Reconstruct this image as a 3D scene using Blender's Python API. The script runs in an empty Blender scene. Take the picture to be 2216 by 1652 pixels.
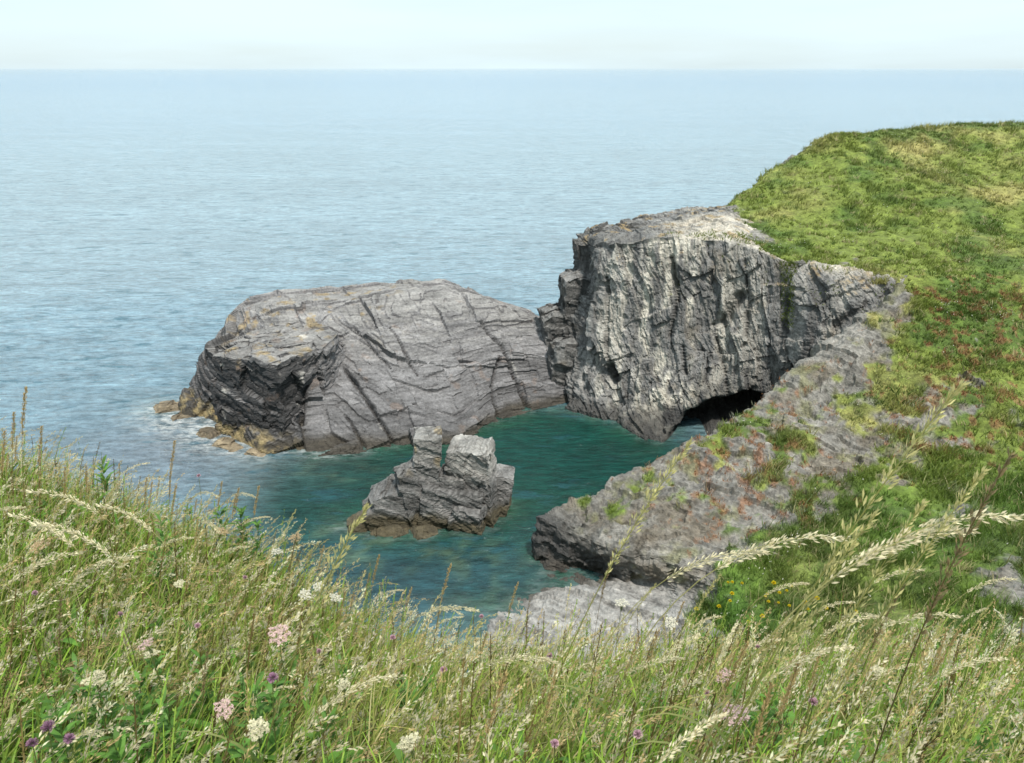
import bpy, math, random, numpy as np
from mathutils import Vector, kdtree, Euler
rng=np.random.default_rng(11); random.seed(5)
S=bpy.context.scene; COL=S.collection
CAM=np.array([0,0,25.0]); F=1739.0; PIT=math.radians(21.3); cp,sp=math.cos(PIT),math.sin(PIT)

# ---------------------------------------------------------------- helpers
def at(px,py,Y):
    u=(px-1108)/F; v=(826-py)/F
    t=Y/(cp+v*sp)
    return np.array([u*t,Y,25+t*(-sp+v*cp)])
def proj(V):
    R=V-CAM; f=R[...,1]*cp-R[...,2]*sp; up=R[...,1]*sp+R[...,2]*cp
    return 1108+F*R[...,0]/f, 826-F*up/f
def h3(i,j,k,s=0):
    n=(i.astype(np.int64)*73856093)^(j.astype(np.int64)*19349663)^(k.astype(np.int64)*83492791)^(s*26544357)
    n=(n&0xffffffff).astype(np.uint64)
    n=((n^(n>>np.uint64(15)))*np.uint64(0x85ebca6b))&np.uint64(0xffffffff)
    n=((n^(n>>np.uint64(13)))*np.uint64(0xc2b2ae35))&np.uint64(0xffffffff)
    n=n^(n>>np.uint64(16))
    return n.astype(np.float64)/4294967295.
def vnoise(p,s=0):
    i=np.floor(p).astype(np.int64); f=p-i; f=f*f*(3-2*f)
    a,b,c=i[...,0],i[...,1],i[...,2]; x,y,z=f[...,0],f[...,1],f[...,2]
    r=0
    for dx in (0,1):
        for dy in (0,1):
            for dz in (0,1):
                w=(x if dx else 1-x)*(y if dy else 1-y)*(z if dz else 1-z)
                r=r+w*h3(a+dx,b+dy,c+dz,s)
    return r*2-1
def fbm(p,o=4,s=0,g=.5):
    r=0;a=1;t=0
    for k in range(o):
        r=r+a*vnoise(p*(2.03**k)+k*17.3,s+k); t+=a; a*=g
    return r/t
def ridged(p,o=4,s=0):
    r=0;a=1;t=0
    for k in range(o):
        r=r+a*(1-2*np.abs(vnoise(p*(2.1**k)+k*9.1,s+k))); t+=a; a*=.5
    return r/t
def sst(a,b,x):
    t=np.clip((x-a)/(b-a),0,1); return t*t*(3-2*t)
def mixc(a,b,f): return a*(1-f[...,None])+np.asarray(b)*f[...,None]

def build(name,V,Fc,mat,col=None,parent=None,smooth=False,attrs=None):
    me=bpy.data.meshes.new(name); V=np.asarray(V,dtype=np.float32).reshape(-1,3); Fc=np.asarray(Fc,dtype=np.int32)
    m,k=Fc.shape
    me.vertices.add(len(V)); me.vertices.foreach_set('co',V.ravel())
    me.loops.add(m*k); me.loops.foreach_set('vertex_index',Fc.ravel())
    me.polygons.add(m); me.polygons.foreach_set('loop_start',np.arange(0,m*k,k,dtype=np.int32))
    me.polygons.foreach_set('use_smooth',np.full(m,smooth,dtype=bool))
    me.update(calc_edges=True); me.validate()
    if col is not None:
        c=np.ones((len(V),4),dtype=np.float32); c[:,:3]=np.clip(np.asarray(col).reshape(-1,3),.002,.85)
        a=me.color_attributes.new('Col','FLOAT_COLOR','POINT'); a.data.foreach_set('color',c.ravel())
    for n,v in (attrs or {}).items():
        a=me.attributes.new(n,'FLOAT','POINT'); a.data.foreach_set('value',np.asarray(v,dtype=np.float32).ravel())
    me.materials.append(mat)
    o=bpy.data.objects.new(name,me); COL.objects.link(o)
    if parent: o.parent=parent
    return o
def empty(name,loc=(0,0,0)):
    o=bpy.data.objects.new(name,None); o.empty_display_size=.1; COL.objects.link(o); o.location=loc; return o
def tag(o,label=None,cat=None,group=None,kind=None):
    for k,v in (('label',label),('category',cat),('group',group),('kind',kind)):
        if v: o[k]=v
        elif k in o: del o[k]
    return o
def copy_tree(o,parent=None):
    c=o.copy(); COL.objects.link(c)
    if parent: c.parent=parent
    for ch in list(o.children): copy_tree(ch,c)
    return c
def gridfaces(nr,nc):
    i=np.arange(nr*nc).reshape(nr,nc)
    return np.stack([i[:-1,:-1],i[:-1,1:],i[1:,1:],i[1:,:-1]],-1).reshape(-1,4)
def loft(G,step,sharp=.4):
    def ax(G):
        R=len(G); d=np.linalg.norm(np.diff(G[...,:3],axis=0),axis=-1); seg=.5*(d.mean(1)+d.max(1))
        P=np.concatenate([2*G[:1]-G[1:2],G,2*G[-1:]-G[-2:-1]]); out=[]
        for i in range(R-1):
            n=max(2,int(math.ceil(seg[i]/step))); t=np.linspace(0,1,n,endpoint=False)[:,None,None]
            p0,p1,p2,p3=P[i],P[i+1],P[i+2],P[i+3]
            cr=.5*(2*p1+(-p0+p2)*t+(2*p0-5*p1+4*p2-p3)*t*t+(-p0+3*p1-3*p2+p3)*t**3)
            out.append(cr*(1-sharp)+(p1+(p2-p1)*t)*sharp)
        out.append(G[-1:]); return np.concatenate(out)
    A=ax(G); return ax(A.swapaxes(0,1)).swapaxes(0,1)
def gnormals(V):
    n=np.cross(np.gradient(V,axis=0),np.gradient(V,axis=1)); n/=np.linalg.norm(n,axis=-1,keepdims=True)+1e-9
    if n[...,2].mean()<0: n=-n
    return n
def frame(a,b):
    a=np.array(a,float); a/=np.linalg.norm(a); b=np.array(b,float); b-=a*(a@b); b/=np.linalg.norm(b)
    return a,b,np.cross(a,b)
def cells(P,fr,levels,seed,warp=.6,jit=.15):
    W=P+warp*np.stack([fbm(P*.33,3,seed+q*7) for q in range(3)],-1)
    a,b,c=W@fr[0],W@fr[1],W@fr[2]; out=[]
    for q,(sa,sb,sc,amp) in enumerate(levels):
        x=a/sa+jit*vnoise(np.stack([a*0+q,b/sb*.5,c/sc*.5],-1),seed+50+q); ia=np.floor(x)
        y=b/sb+h3(ia,ia*0,ia*0,seed+q)*3+jit*.6*vnoise(P*.8/max(sa,.5),seed+61+q); ib=np.floor(y)
        z=c/sc+h3(ia,ib,ia*0,seed+3+q)*3+jit*.6*vnoise(P*.8/max(sa,.5)+5,seed+65+q); ic=np.floor(z)
        e=np.minimum(np.minimum((x-ia),1-(x-ia))*sa,np.minimum(np.minimum(y-ib,1-(y-ib))*sb,np.minimum(z-ic,1-(z-ic))*sc))
        tilt=(h3(ia,ib,ic,seed+31)*2-1)*(x-ia-.5)+(h3(ia,ib,ic,seed+32)*2-1)*(y-ib-.5)+(h3(ia,ib,ic,seed+33)*2-1)*(z-ic-.5)
        out.append((ia,ib,ic,e,amp,tilt))
    return out
def rockdisp(P,fr,levels,seed,fine=.1,warp=.6,jit=.15,cw=.045,co=.35,tl=1.1):
    d=0; crack=0
    for q,(ia,ib,ic,e,amp,tilt) in enumerate(cells(P,fr,levels,seed,warp,jit)):
        d=d+amp*(h3(ia,ib,ic,seed+9+q)*2-1)+tl*amp*tilt
        cr=np.exp(-(e/(cw+.03*amp))**2)*np.clip(co+.9*vnoise(P*.5,seed+80+q),0,1)
        d=d-cr*amp*.4; crack=np.maximum(crack,cr*min(1,amp*3+.3))
    d=d+fine*ridged(P*1.3,4,seed+30)+fine*.5*fbm(P*5,3,seed+31)
    return d,crack
def snap(V,px,py):
    X,Y=proj(V); d=(X-px)**2+(Y-py)**2; flat=V.reshape(-1,3); d=d.ravel()
    c=np.where(d<max(200,d.min()*1.5))[0]
    return flat[c[np.argmin(flat[c,1])]]
def polydist(V,pts):
    pts=np.array(pts); L=[]
    for a,b in zip(pts[:-1],pts[1:]):
        n=max(2,int(np.linalg.norm(b-a)/.2)); L.append(a+(b-a)*np.linspace(0,1,n)[:,None])
    Q=np.concatenate(L); fl=V.reshape(-1,3); out=np.full(len(fl),1e9)
    for q in Q: out=np.minimum(out,((fl-q)**2).sum(1))
    return np.sqrt(out).reshape(V.shape[:-1])

# ---------------------------------------------------------------- materials
def newmat(name):
    m=bpy.data.materials.new(name); m.use_nodes=True; return m,m.node_tree,m.node_tree.nodes['Principled BSDF']
def N(nt,t,**kw):
    n=nt.nodes.new(t)
    for k,v in kw.items():
        if k in n.inputs: n.inputs[k].default_value=v
        else: setattr(n,k,v)
    return n
def noise_pos(nt,scale3,scale,detail=6,rough=.6,rot=(0,0,0)):
    g=N(nt,'ShaderNodeNewGeometry'); mp=N(nt,'ShaderNodeMapping'); mp.inputs['Scale'].default_value=scale3; mp.inputs['Rotation'].default_value=rot
    nt.links.new(g.outputs['Position'],mp.inputs['Vector'])
    n=N(nt,'ShaderNodeTexNoise'); n.inputs['Scale'].default_value=scale; n.inputs['Detail'].default_value=detail; n.inputs['Roughness'].default_value=rough
    nt.links.new(mp.outputs[0],n.inputs['Vector']); return n
def mrange(nt,src,a,b,c,d):
    m=N(nt,'ShaderNodeMapRange'); 
    for k,v in zip(('From Min','From Max','To Min','To Max'),(a,b,c,d)): m.inputs[k].default_value=v
    nt.links.new(src,m.inputs['Value']); return m.outputs[0]
def math_(nt,op,a,b):
    m=N(nt,'ShaderNodeMath',operation=op)
    for i,x in enumerate((a,b)):
        if isinstance(x,(int,float)): m.inputs[i].default_value=x
        else: nt.links.new(x,m.inputs[i])
    return m.outputs[0]
def vscale(nt,col,fac):
    m=N(nt,'ShaderNodeVectorMath',operation='SCALE'); nt.links.new(col,m.inputs[0]); nt.links.new(fac,m.inputs['Scale']); return m.outputs[0]
def attr(nt,name):
    a=N(nt,'ShaderNodeAttribute'); a.attribute_name=name; return a
def rock_mat(name,sc3,rot,bump=.5,rough=.85):
    m,nt,b=newmat(name); c=attr(nt,'Col')
    n1=noise_pos(nt,sc3,1.0,8,.65,rot); n2=noise_pos(nt,(1,1,1),5,6,.7)
    f=math_(nt,'MULTIPLY',mrange(nt,n1.outputs['Fac'],.3,.7,.52,1.42),mrange(nt,n2.outputs['Fac'],.3,.7,.60,1.36))
    nt.links.new(vscale(nt,c.outputs['Color'],f),b.inputs['Base Color']); b.inputs['Roughness'].default_value=rough
    h=math_(nt,'ADD',n1.outputs['Fac'],n2.outputs['Fac'])
    bp=N(nt,'ShaderNodeBump'); bp.inputs['Strength'].default_value=bump; bp.inputs['Distance'].default_value=.22
    nt.links.new(h,bp.inputs['Height']); nt.links.new(bp.outputs[0],b.inputs['Normal']); return m
M_islet=rock_mat('layered_slate',(.35,.5,4.2),(.25,.16,0),.85)
M_cliff=rock_mat('weathered_cliff_rock',(1.8,1.8,.3),(0,.06,0),.7)
M_stack=rock_mat('stack_slate',(.6,.8,3.8),(.1,.4,0),.7)
M_slope=rock_mat('slope_soil_and_turf',(1.6,1.6,2.0),(0,0,0),.7,.95)
M_soil=rock_mat('meadow_soil',(3,3,3),(0,0,0),.4,.95)
def blade_mat(name,trans=.35):
    m,nt,b=newmat(name); c=attr(nt,'Col'); nt.links.new(c.outputs['Color'],b.inputs['Base Color']); b.inputs['Roughness'].default_value=.5
    b.inputs['Specular IOR Level'].default_value=.3
    t=N(nt,'ShaderNodeBsdfTranslucent'); nt.links.new(c.outputs['Color'],t.inputs['Color'])
    mx=N(nt,'ShaderNodeMixShader'); mx.inputs[0].default_value=trans
    nt.links.new(b.outputs[0],mx.inputs[1]); nt.links.new(t.outputs[0],mx.inputs[2])
    nt.links.new(mx.outputs[0],nt.nodes['Material Output'].inputs['Surface']); return m
M_blade=blade_mat('grass_blades',.42); M_straw=blade_mat('dry_seed_heads',.35); M_petal=blade_mat('petals',.25)

# sea
M_sea,nt,b=newmat('sea_water')
c=attr(nt,'Col'); foam=attr(nt,'foam'); rip=attr(nt,'ripple'); glo=attr(nt,'gloss')
big=noise_pos(nt,(.010,.045,1),1,4,.55); mid=noise_pos(nt,(.20,.55,1),1,6,.68); mid2=noise_pos(nt,(.075,.24,1),1,8,.75); fine=noise_pos(nt,(.8,2.0,1),1,5,.68); tiny=noise_pos(nt,(3.5,6,1),1,3,.6)
fac=math_(nt,'MULTIPLY',mrange(nt,big.outputs['Fac'],.3,.7,.9,1.1),mrange(nt,mid2.outputs['Fac'],.38,.62,.87,1.12))
fac=math_(nt,'MULTIPLY',fac,mrange(nt,fine.outputs['Fac'],.36,.64,.66,1.36))
fac=math_(nt,'MULTIPLY',fac,mrange(nt,mid.outputs['Fac'],.36,.64,1.18,.80))  # light and dark of the ripples put into the base colour
base=vscale(nt,c.outputs['Color'],fac)
dk=math_(nt,'MULTIPLY',mrange(nt,mid.outputs['Fac'],.555,.60,0,.75),math_(nt,'MULTIPLY',rip.outputs['Fac'],mrange(nt,mid2.outputs['Fac'],.45,.55,.05,1)))  # wave faces that reflect less sky, painted as dark teal streaks
mxd=N(nt,'ShaderNodeMix',data_type='RGBA'); nt.links.new(dk,mxd.inputs[0]); nt.links.new(base,mxd.inputs[6]); mxd.inputs[7].default_value=(.03,.125,.175,1)
fn=noise_pos(nt,(.8,1.4,1),1.3,7,.7)
ff=math_(nt,'MULTIPLY',foam.outputs['Fac'],mrange(nt,fn.outputs['Fac'],.43,.60,0,1))
mx=N(nt,'ShaderNodeMix',data_type='RGBA'); nt.links.new(ff,mx.inputs[0]); nt.links.new(mxd.outputs[2],mx.inputs[6]); mx.inputs[7].default_value=(.62,.65,.65,1)
nt.links.new(mx.outputs[2],b.inputs['Base Color'])
b.inputs['IOR'].default_value=1.33; b.inputs['Roughness'].default_value=.05; nt.links.new(glo.outputs['Fac'],b.inputs['Specular IOR Level'])
hgt=math_(nt,'ADD',math_(nt,'MULTIPLY',mid.outputs['Fac'],1.1),math_(nt,'ADD',math_(nt,'MULTIPLY',fine.outputs['Fac'],.55),math_(nt,'MULTIPLY',tiny.outputs['Fac'],.16)))
hgt=math_(nt,'MULTIPLY',hgt,rip.outputs['Fac'])
bp=N(nt,'ShaderNodeBump'); bp.inputs['Strength'].default_value=1; bp.inputs['Distance'].default_value=1.0
nt.links.new(hgt,bp.inputs['Height']); nt.links.new(bp.outputs[0],b.inputs['Normal'])

WATER=[]   # points where rock meets water
def boxf(cx,cy,cz,sx,sy,sz,rot,taper=.85,n=.09,shear=(0,0),rnd=.018):
    parts=[]; R=np.array(Euler(rot).to_matrix())
    for ax_ in range(3):
        for sg in (-1,1):
            dims=[sx,sy,sz]; a,b_=[q for q in range(3) if q!=ax_]
            na=max(4,int(dims[a]/n)); nb=max(4,int(dims[b_]/n))
            A,B=np.meshgrid(np.linspace(-1,1,na),np.linspace(-1,1,nb),indexing='ij')
            p=np.zeros((na,nb,3)); p[...,a]=A; p[...,b_]=B; p[...,ax_]=sg
            q=p**2; p=p*(1-rnd*(q[...,0]*q[...,1]+q[...,1]*q[...,2]+q[...,0]*q[...,2]))[...,None]
            t=1-(1-taper)*(p[...,2]+1)/2; p[...,0]*=t; p[...,1]*=t
            p[...,0]+=shear[0]*(p[...,2]+1)/2; p[...,1]+=shear[1]*(p[...,2]+1)/2
            p=p*np.array([sx,sy,sz])/2
            parts.append((p@R.T+np.array([cx,cy,cz]),na,nb))
    return parts
def blockarrays(boxes,fr,levels,seed,colf,fine=.03,warp=.25,jit=.1,lowf=4):
    Vs=[];Fs=[];Cs=[];o=0
    for bi,bx in enumerate(boxes):
        for p,na,nb in bx:
            D=np.zeros(p.shape); crack=0
            for q,(ia,ib,ic,e,amp,tilt) in enumerate(cells(p,fr,levels,seed,warp,jit)):
                for w in range(3): D[...,w]+=amp*(h3(ia,ib,ic,seed+q*5+w)*2-1)
                crack=np.maximum(crack,np.exp(-(e/.045)**2)*np.clip(.4+.8*vnoise(p*.7,seed+q),0,1))
            D+=fine*np.stack([fbm(p*2.2,4,seed+70+w) for w in range(3)],-1)*2
            D+=fine*lowf*np.stack([fbm(p*.5,2,seed+90+w) for w in range(3)],-1)
            P=p+D; Vs.append(P.reshape(-1,3)); Fs.append(gridfaces(na,nb)+o); o+=na*nb
            Cs.append(colf(P,crack,bi).reshape(-1,3))
    V=np.concatenate(Vs); WATER.append(V[np.abs(V[:,2])<.15])
    return V,np.concatenate(Fs),np.concatenate(Cs)

# ---------------------------------------------------------------- islet
def prof(pts,back):
    P=[at(*p) for p in pts]
    first=P[0]+np.array([0,-.9,0]); first[2]=-1.6
    last=P[-1]+np.array(back); 
    mid=(P[-1]+last)/2+np.array([0,.8,1.0]); last[2]=-1.6
    return [first]+P+[mid,last]
I=[prof([(390,890,58.0),(405,850,59),(432,792,60.3),(452,765,61.5),(470,748,63),(490,738,64.5)],(1,4,-5)),
   prof([(475,928,54.6),(470,840,56.5),(463,747,57.6),(500,732,59.5),(510,668,61.8),(540,652,65)],(0,6,-7)),
   prof([(565,972,50.8),(578,860,53.2),(590,745,55.2),(605,712,58),(590,660,60.5),(610,634,66)],(0,6,-7)),
   prof([(655,978,50.4),(660,870,53.4),(672,738,56.6),(680,706,58.6),(690,660,61),(700,630,66.5)],(0,6,-7)),
   prof([(730,974,50.7),(725,870,54.2),(715,760,57.8),(712,698,59.9),(720,655,62),(760,624,67)],(0,6,-7)),
   prof([(850,968,51.1),(850,860,54.3),(850,760,57.6),(850,685,60.3),(860,640,63),(870,614,68)],(0,6,-7)),
   prof([(980,945,52.6),(980,850,55.6),(980,750,59.0),(970,675,61.6),(960,632,64.3),(960,610,68.5)],(0,6,-7)),
   prof([(1085,905,56.3),(1080,830,58.5),(1075,760,60.5),(1060,700,62.3),(1055,660,64.5),(1045,646,67)],(0,5,-7)),
   prof([(1150,885,58),(1150,820,60),(1150,760,61.5),(1150,717,63),(1148,680,65),(1145,668,67)],(0,5,-6)),
   prof([(1215,875,59.2),(1215,800,61),(1210,750,62),(1205,712,63.5),(1190,690,65.5),(1180,682,67)],(0,5,-5)),
   prof([(1270,865,60.5),(1270,800,62),(1270,750,63),(1260,712,64.5),(1250,690,66.5),(1245,682,68)],(0,5,-5))]
G=np.array(I).swapaxes(0,1)
V0=loft(G,.08,.85); Nn=gnormals(V0)
fr=frame((.24,-.30,.92),(.86,.45,0))
lv=[(3.0,5.0,4.5,.27),(.95,5.2,4.0,.14),(.34,4.0,3.0,.085),(.15,1.8,1.4,.05)]
d,crack=rockdisp(V0,fr,lv,21,.05,.16,.07,.028,-.28,1.2)
gul=np.zeros(V0.shape[:2]); vein=np.zeros(V0.shape[:2])
for pl,w,dep in [([(692,720),(740,785),(795,855),(855,945)],.14,.6),([(672,735),(668,800),(655,900)],.22,.7),([(850,705),(905,800)],.09,.35),
    ([(765,690),(850,785)],.08,.3),([(1050,690),(1090,740),(1120,800),(1150,870)],.15,.5),([(1085,760),(1075,830),(1090,895)],.12,.45),([(700,830),(760,900),(790,955)],.11,.4)]:
    dd=polydist(V0,[snap(V0,*p) for p in pl])+.10*fbm(V0*2.2,3,5); gul=np.maximum(gul,np.exp(-(dd/w)**2)*np.clip(.55+.9*fbm(V0*.8,2,6),0,1)); d=d-dep*np.exp(-(dd/w)**2)
for pl,w in [([(1085,720),(1110,760),(1135,820),(1150,868)],.05),([(520,715),(600,708),(650,712)],.10),([(1215,700),(1222,780)],.10),([(700,735),(760,810),(840,930)],.05)]:
    dd=polydist(V0,[snap(V0,*p) for p in pl])+.14*fbm(V0*3,3,15); vein=np.maximum(vein,.7*sst(w+.06,w-.05,dd)*sst(-.2,.2,fbm(V0*1.2,3,16)))
V=V0+Nn*d[...,None]
def isletcol(V,Nz,crack,gul=0,vein=0):
    z=V[...,2]
    col=np.zeros(V.shape)+np.array([.205,.199,.201])
    col*= (1+.40*fbm(V*np.array([.25,.25,.8]),4,40))[...,None]
    for fq,am,sd in ((2,.16,43),(4,.22,44),(9,.24,45)): col*=(1+am*vnoise(np.stack([V@fr[0]*fq,V[...,0]*.15,V[...,1]*.15],-1),sd))[...,None]
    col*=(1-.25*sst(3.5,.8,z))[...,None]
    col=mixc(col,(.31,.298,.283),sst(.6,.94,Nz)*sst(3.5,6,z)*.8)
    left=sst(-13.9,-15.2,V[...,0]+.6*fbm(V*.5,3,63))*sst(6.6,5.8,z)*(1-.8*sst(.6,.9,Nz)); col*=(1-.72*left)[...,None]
    col=mixc(col,(.05,.047,.046),np.clip(crack*.5+gul*.7,0,.85)*np.ones(z.shape))
    lich=sst(.12,.4,fbm(V*1.1,4,51))*sst(.3,.7,Nz)*sst(5,6.5,z)*sst(-7,-13,V[...,0]); col=mixc(col,(.33,.23,.08),lich*.6)
    col=mixc(col,(.27,.175,.12),sst(.4,.6,fbm(V*1.1,3,57))*.3)
    col=mixc(col,(.62,.59,.54),vein*.8*np.ones(z.shape))
    tide=sst(1.0,.3,z+.3*fbm(V*.7,3,60)); och=sst(-14,-18,V[...,0])
    col=mixc(col,(.055,.045,.03),tide*.85); return mixc(col,(.36,.28,.14),sst(1.7,.8,z+.6*fbm(V*.9,3,61))*och*sst(-.25,.25,fbm(V*1.6,3,62))*.8)
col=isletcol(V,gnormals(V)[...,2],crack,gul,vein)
WATER.append(V.reshape(-1,3)[np.abs(V[...,2].ravel())<.2])
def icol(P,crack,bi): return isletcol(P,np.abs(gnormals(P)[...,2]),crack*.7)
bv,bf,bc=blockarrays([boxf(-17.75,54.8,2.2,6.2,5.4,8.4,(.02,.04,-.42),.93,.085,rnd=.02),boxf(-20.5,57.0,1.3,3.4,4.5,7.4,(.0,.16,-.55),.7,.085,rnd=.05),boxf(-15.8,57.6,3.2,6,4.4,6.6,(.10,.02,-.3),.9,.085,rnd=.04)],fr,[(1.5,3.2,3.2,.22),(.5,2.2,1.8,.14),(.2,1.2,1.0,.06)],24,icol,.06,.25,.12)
for pl,w in [([(655,712),(672,745),(686,775),(668,805),(658,870)],.14),([(468,790),(470,860),(478,925)],.12),([(520,728),(580,715),(650,712)],.12)]:
    dd=polydist(bv,[snap(bv,*p) for p in pl])+.3*fbm(bv*2.2,3,77); bc=mixc(bc,(.60,.57,.52),sst(w+.1,w-.05,dd)*sst(-.3,.15,fbm(bv*1.1,3,78))*.75)
V_,F_,C_=V.reshape(-1,3),gridfaces(*V.shape[:2]),col.reshape(-1,3)
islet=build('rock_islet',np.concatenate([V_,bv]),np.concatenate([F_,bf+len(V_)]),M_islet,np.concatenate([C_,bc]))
tag(islet,'large flat topped grey slate rock rising from the sea at left of the cliff','rock')

# ---------------------------------------------------------------- cliff with its rock plateau
def ccol(back,mid,pts,pale,dz=0):
    b=at(*back); m=at(*mid); b[2]-=dz; m[2]-=dz
    bb=b+np.array([-1.0,4.5,-9]); bw=b+np.array([-1.5,6,0]); bw[2]=-1.6
    P=[bw,bb,b,m]+[at(*p) for p in pts]; e=P[-1].copy(); e[2]=-1.8; e[1]-=.3
    P.append(e); return [list(p)+[pale] for p in P]
C=[ccol((1266,512,70),(1262,516,68),[(1256,526,67),(1254,580,67),(1235,640,67.5),(1225,700,68),(1228,800,67),(1228,880,66)],0),
   ccol((1256,509,66),(1250,515,64.5),[(1240,524,63.6),(1248,575,63.8),(1222,640,63.8),(1212,700,63.2),(1228,800,61),(1228,885,58.3)],0),
   ccol((1292,494,67),(1288,504,63.8),[(1276,530,62.6),(1280,590,62.6),(1272,640,61.6),(1260,720,60.4),(1252,830,59),(1254,890,57.4)],0),
   ccol((1320,487,67),(1320,502,63),[(1298,542,59.2),(1292,600,59.2),(1288,680,59.0),(1282,760,58.5),(1274,840,57.6),(1284,897,56.6)],.3),
   ccol((1400,472,70),(1400,490,63),[(1370,528,57.9),(1365,600,57.7),(1365,700,57.4),(1360,790,57.0),(1350,860,56.4),(1340,905,55.9)],.8),
   ccol((1500,450,72),(1490,484,62),[(1460,516,57),(1460,610,56.6),(1455,710,56.2),(1450,800,55.6),(1440,890,54.3),(1395,950,52.4)],1.3),
   ccol((1580,448,69),(1575,486,60),[(1560,520,56),(1560,620,55.5),(1555,720,55.0),(1545,810,54.2),(1530,890,53.0),(1480,970,51.0)],.7),
   ccol((1680,455,66),(1660,510,58),[(1640,542,55),(1650,630,54.4),(1650,730,54.0),(1640,820,53.6),(1605,890,53.0),(1560,960,51.6)],.3,.8),
   ccol((1740,470,63),(1720,530,57.5),[(1690,562,54.3),(1692,650,53.7),(1692,740,53.3),(1690,830,53.2),(1680,900,53.0),(1660,960,52.0)],.1,1),
   ccol((1800,490,62),(1780,550,56),[(1755,578,53.2),(1755,650,51.7),(1745,740,51.2),(1740,820,51.7),(1740,900,52.4),(1740,960,52.4)],.25,1),
   ccol((1900,500,60),(1880,560,55),[(1860,592,52),(1860,650,50.4),(1850,740,50.1),(1840,820,50.8),(1840,900,51),(1840,960,51)],.25,1),
   ccol((2020,520,58),(1990,580,54),[(1955,612,50.9),(1945,660,50.2),(1925,760,50),(1920,850,50),(1920,900,50),(1920,960,50)],.1,1)]
G=np.array(C).swapaxes(0,1)
L=loft(G,.085,.7); V0=L[...,:3]; pale=L[...,3]; Nn=gnormals(V0)
fr2=frame((.86,.2,.2),(-.1,.2,1))
d,crack=rockdisp(V0,fr2,[(2.6,6,4,.24),(.8,3.0,1.8,.15),(.28,1.2,.8,.075),(.11,.5,.4,.03)],121,.12,.7,.25,.035,-.05,1.2)
d=d+.18*fbm(V0*np.array([.35,.35,.22]),3,119)
top=sst(11.6,12.8,V0[...,2])*sst(.35,.8,Nn[...,2])
stp=np.floor((V0[...,0]*.35+V0[...,1]*.25+.4*fbm(V0*.5,3,122))*1.5); d=d*(1-.35*top)+top*sst(13,10,V0[...,0])*(.4*fbm(V0*.55,3,120)+.30*(h3(stp,stp*0,stp*0,123)*2-1))
gul=np.zeros(V0.shape[:2])
for pl,w,dep in [([(1440,560),(1455,640),(1440,720)],.2,.5),([(1555,690),(1590,640)],.45,.8),([(1300,600),(1305,760),(1320,800)],.18,.4),([(1470,740),(1475,800)],.18,.5),([(1225,700),(1225,860)],.2,.6),([(1690,640),(1690,760),(1720,830)],.25,.3),([(1600,560),(1610,640),(1600,740)],.16,.3),([(1860,650),(1800,700)],.3,.4),([(1530,700),(1560,790),(1575,850)],.16,.4),([(1310,790),(1325,810)],.35,.8)]:
    dd=polydist(V0,[snap(V0,*p) for p in pl])+.2*fbm(V0*2,3,5); gul=np.maximum(gul,np.exp(-(dd/w)**2)); d=d-dep*np.exp(-(dd/w)**2)
cvd=polydist(V0,[snap(V0,1478,975),snap(V0,1495,945),snap(V0,1515,915),snap(V0,1545,900),snap(V0,1590,895),snap(V0,1640,880)])+.5*fbm(V0*.9,3,135); cave=np.exp(-(np.maximum(cvd,0)/1.3)**4)
und=np.exp(-((V0[...,2]-.3)/1.3)**2)*sst(8,11,V0[...,0])
V=V0+Nn*(d-.6*und)[...,None]+cave[...,None]*np.array([1.2,5.0,.1])
def cliffcol(V,Nz,crack,pale,top,gul):
    z=V[...,2]; o1=np.ones(z.shape)
    col=np.zeros(V.shape)+np.array([.205,.2,.192])
    col*=(1+.42*fbm(V*np.array([.5,.5,.2]),4,140))[...,None]
    st=fbm(V*np.array([1.5,1.5,.11])+.3*fbm(V*.8,2,139)[...,None],4,141); col*=(1+.36*st)[...,None]
    col=mixc(col,(.64,.60,.51),np.clip(pale*(1-.8*top)*sst(-.10,.30,st+.3*fbm(V*.3,3,143)),0,1)*.85)
    col=mixc(col,(.25,.20,.13),sst(.25,.6,fbm(V*.7,4,150))*.35)
    col=mixc(col,(.045,.043,.041),np.clip(crack*.75+gul*.6,0,.88)*o1)
    foot_shade=np.maximum(sst(5.2,2.2,z+fbm(V*.5,3,152))*sst(11.5,14,V[...,0]),sst(2.6,1.0,z+.6*fbm(V*.5,3,154))*sst(8,9.5,V[...,0])); col*=(1-.62*foot_shade)[...,None]  # shadow under the overhanging cliff foot, painted into the rock colour
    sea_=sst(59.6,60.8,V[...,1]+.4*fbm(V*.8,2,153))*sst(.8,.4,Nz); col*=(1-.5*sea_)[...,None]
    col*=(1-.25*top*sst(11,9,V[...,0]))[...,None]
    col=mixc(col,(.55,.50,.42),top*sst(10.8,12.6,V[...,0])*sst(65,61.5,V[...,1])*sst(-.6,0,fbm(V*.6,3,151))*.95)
    col=mixc(col,(.34,.23,.08),sst(.1,.4,fbm(V*.9,3,156))*sst(.5,.8,Nz)*sst(10,12,z)*.6)
    tide=sst(1.5,.5,z+.3*fbm(V*.7,3,160)); return mixc(col,(.05,.048,.045),tide*.8)
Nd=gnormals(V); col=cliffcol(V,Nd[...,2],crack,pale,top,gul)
WATER.append(V.reshape(-1,3)[np.abs(V[...,2].ravel())<.2])
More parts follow.
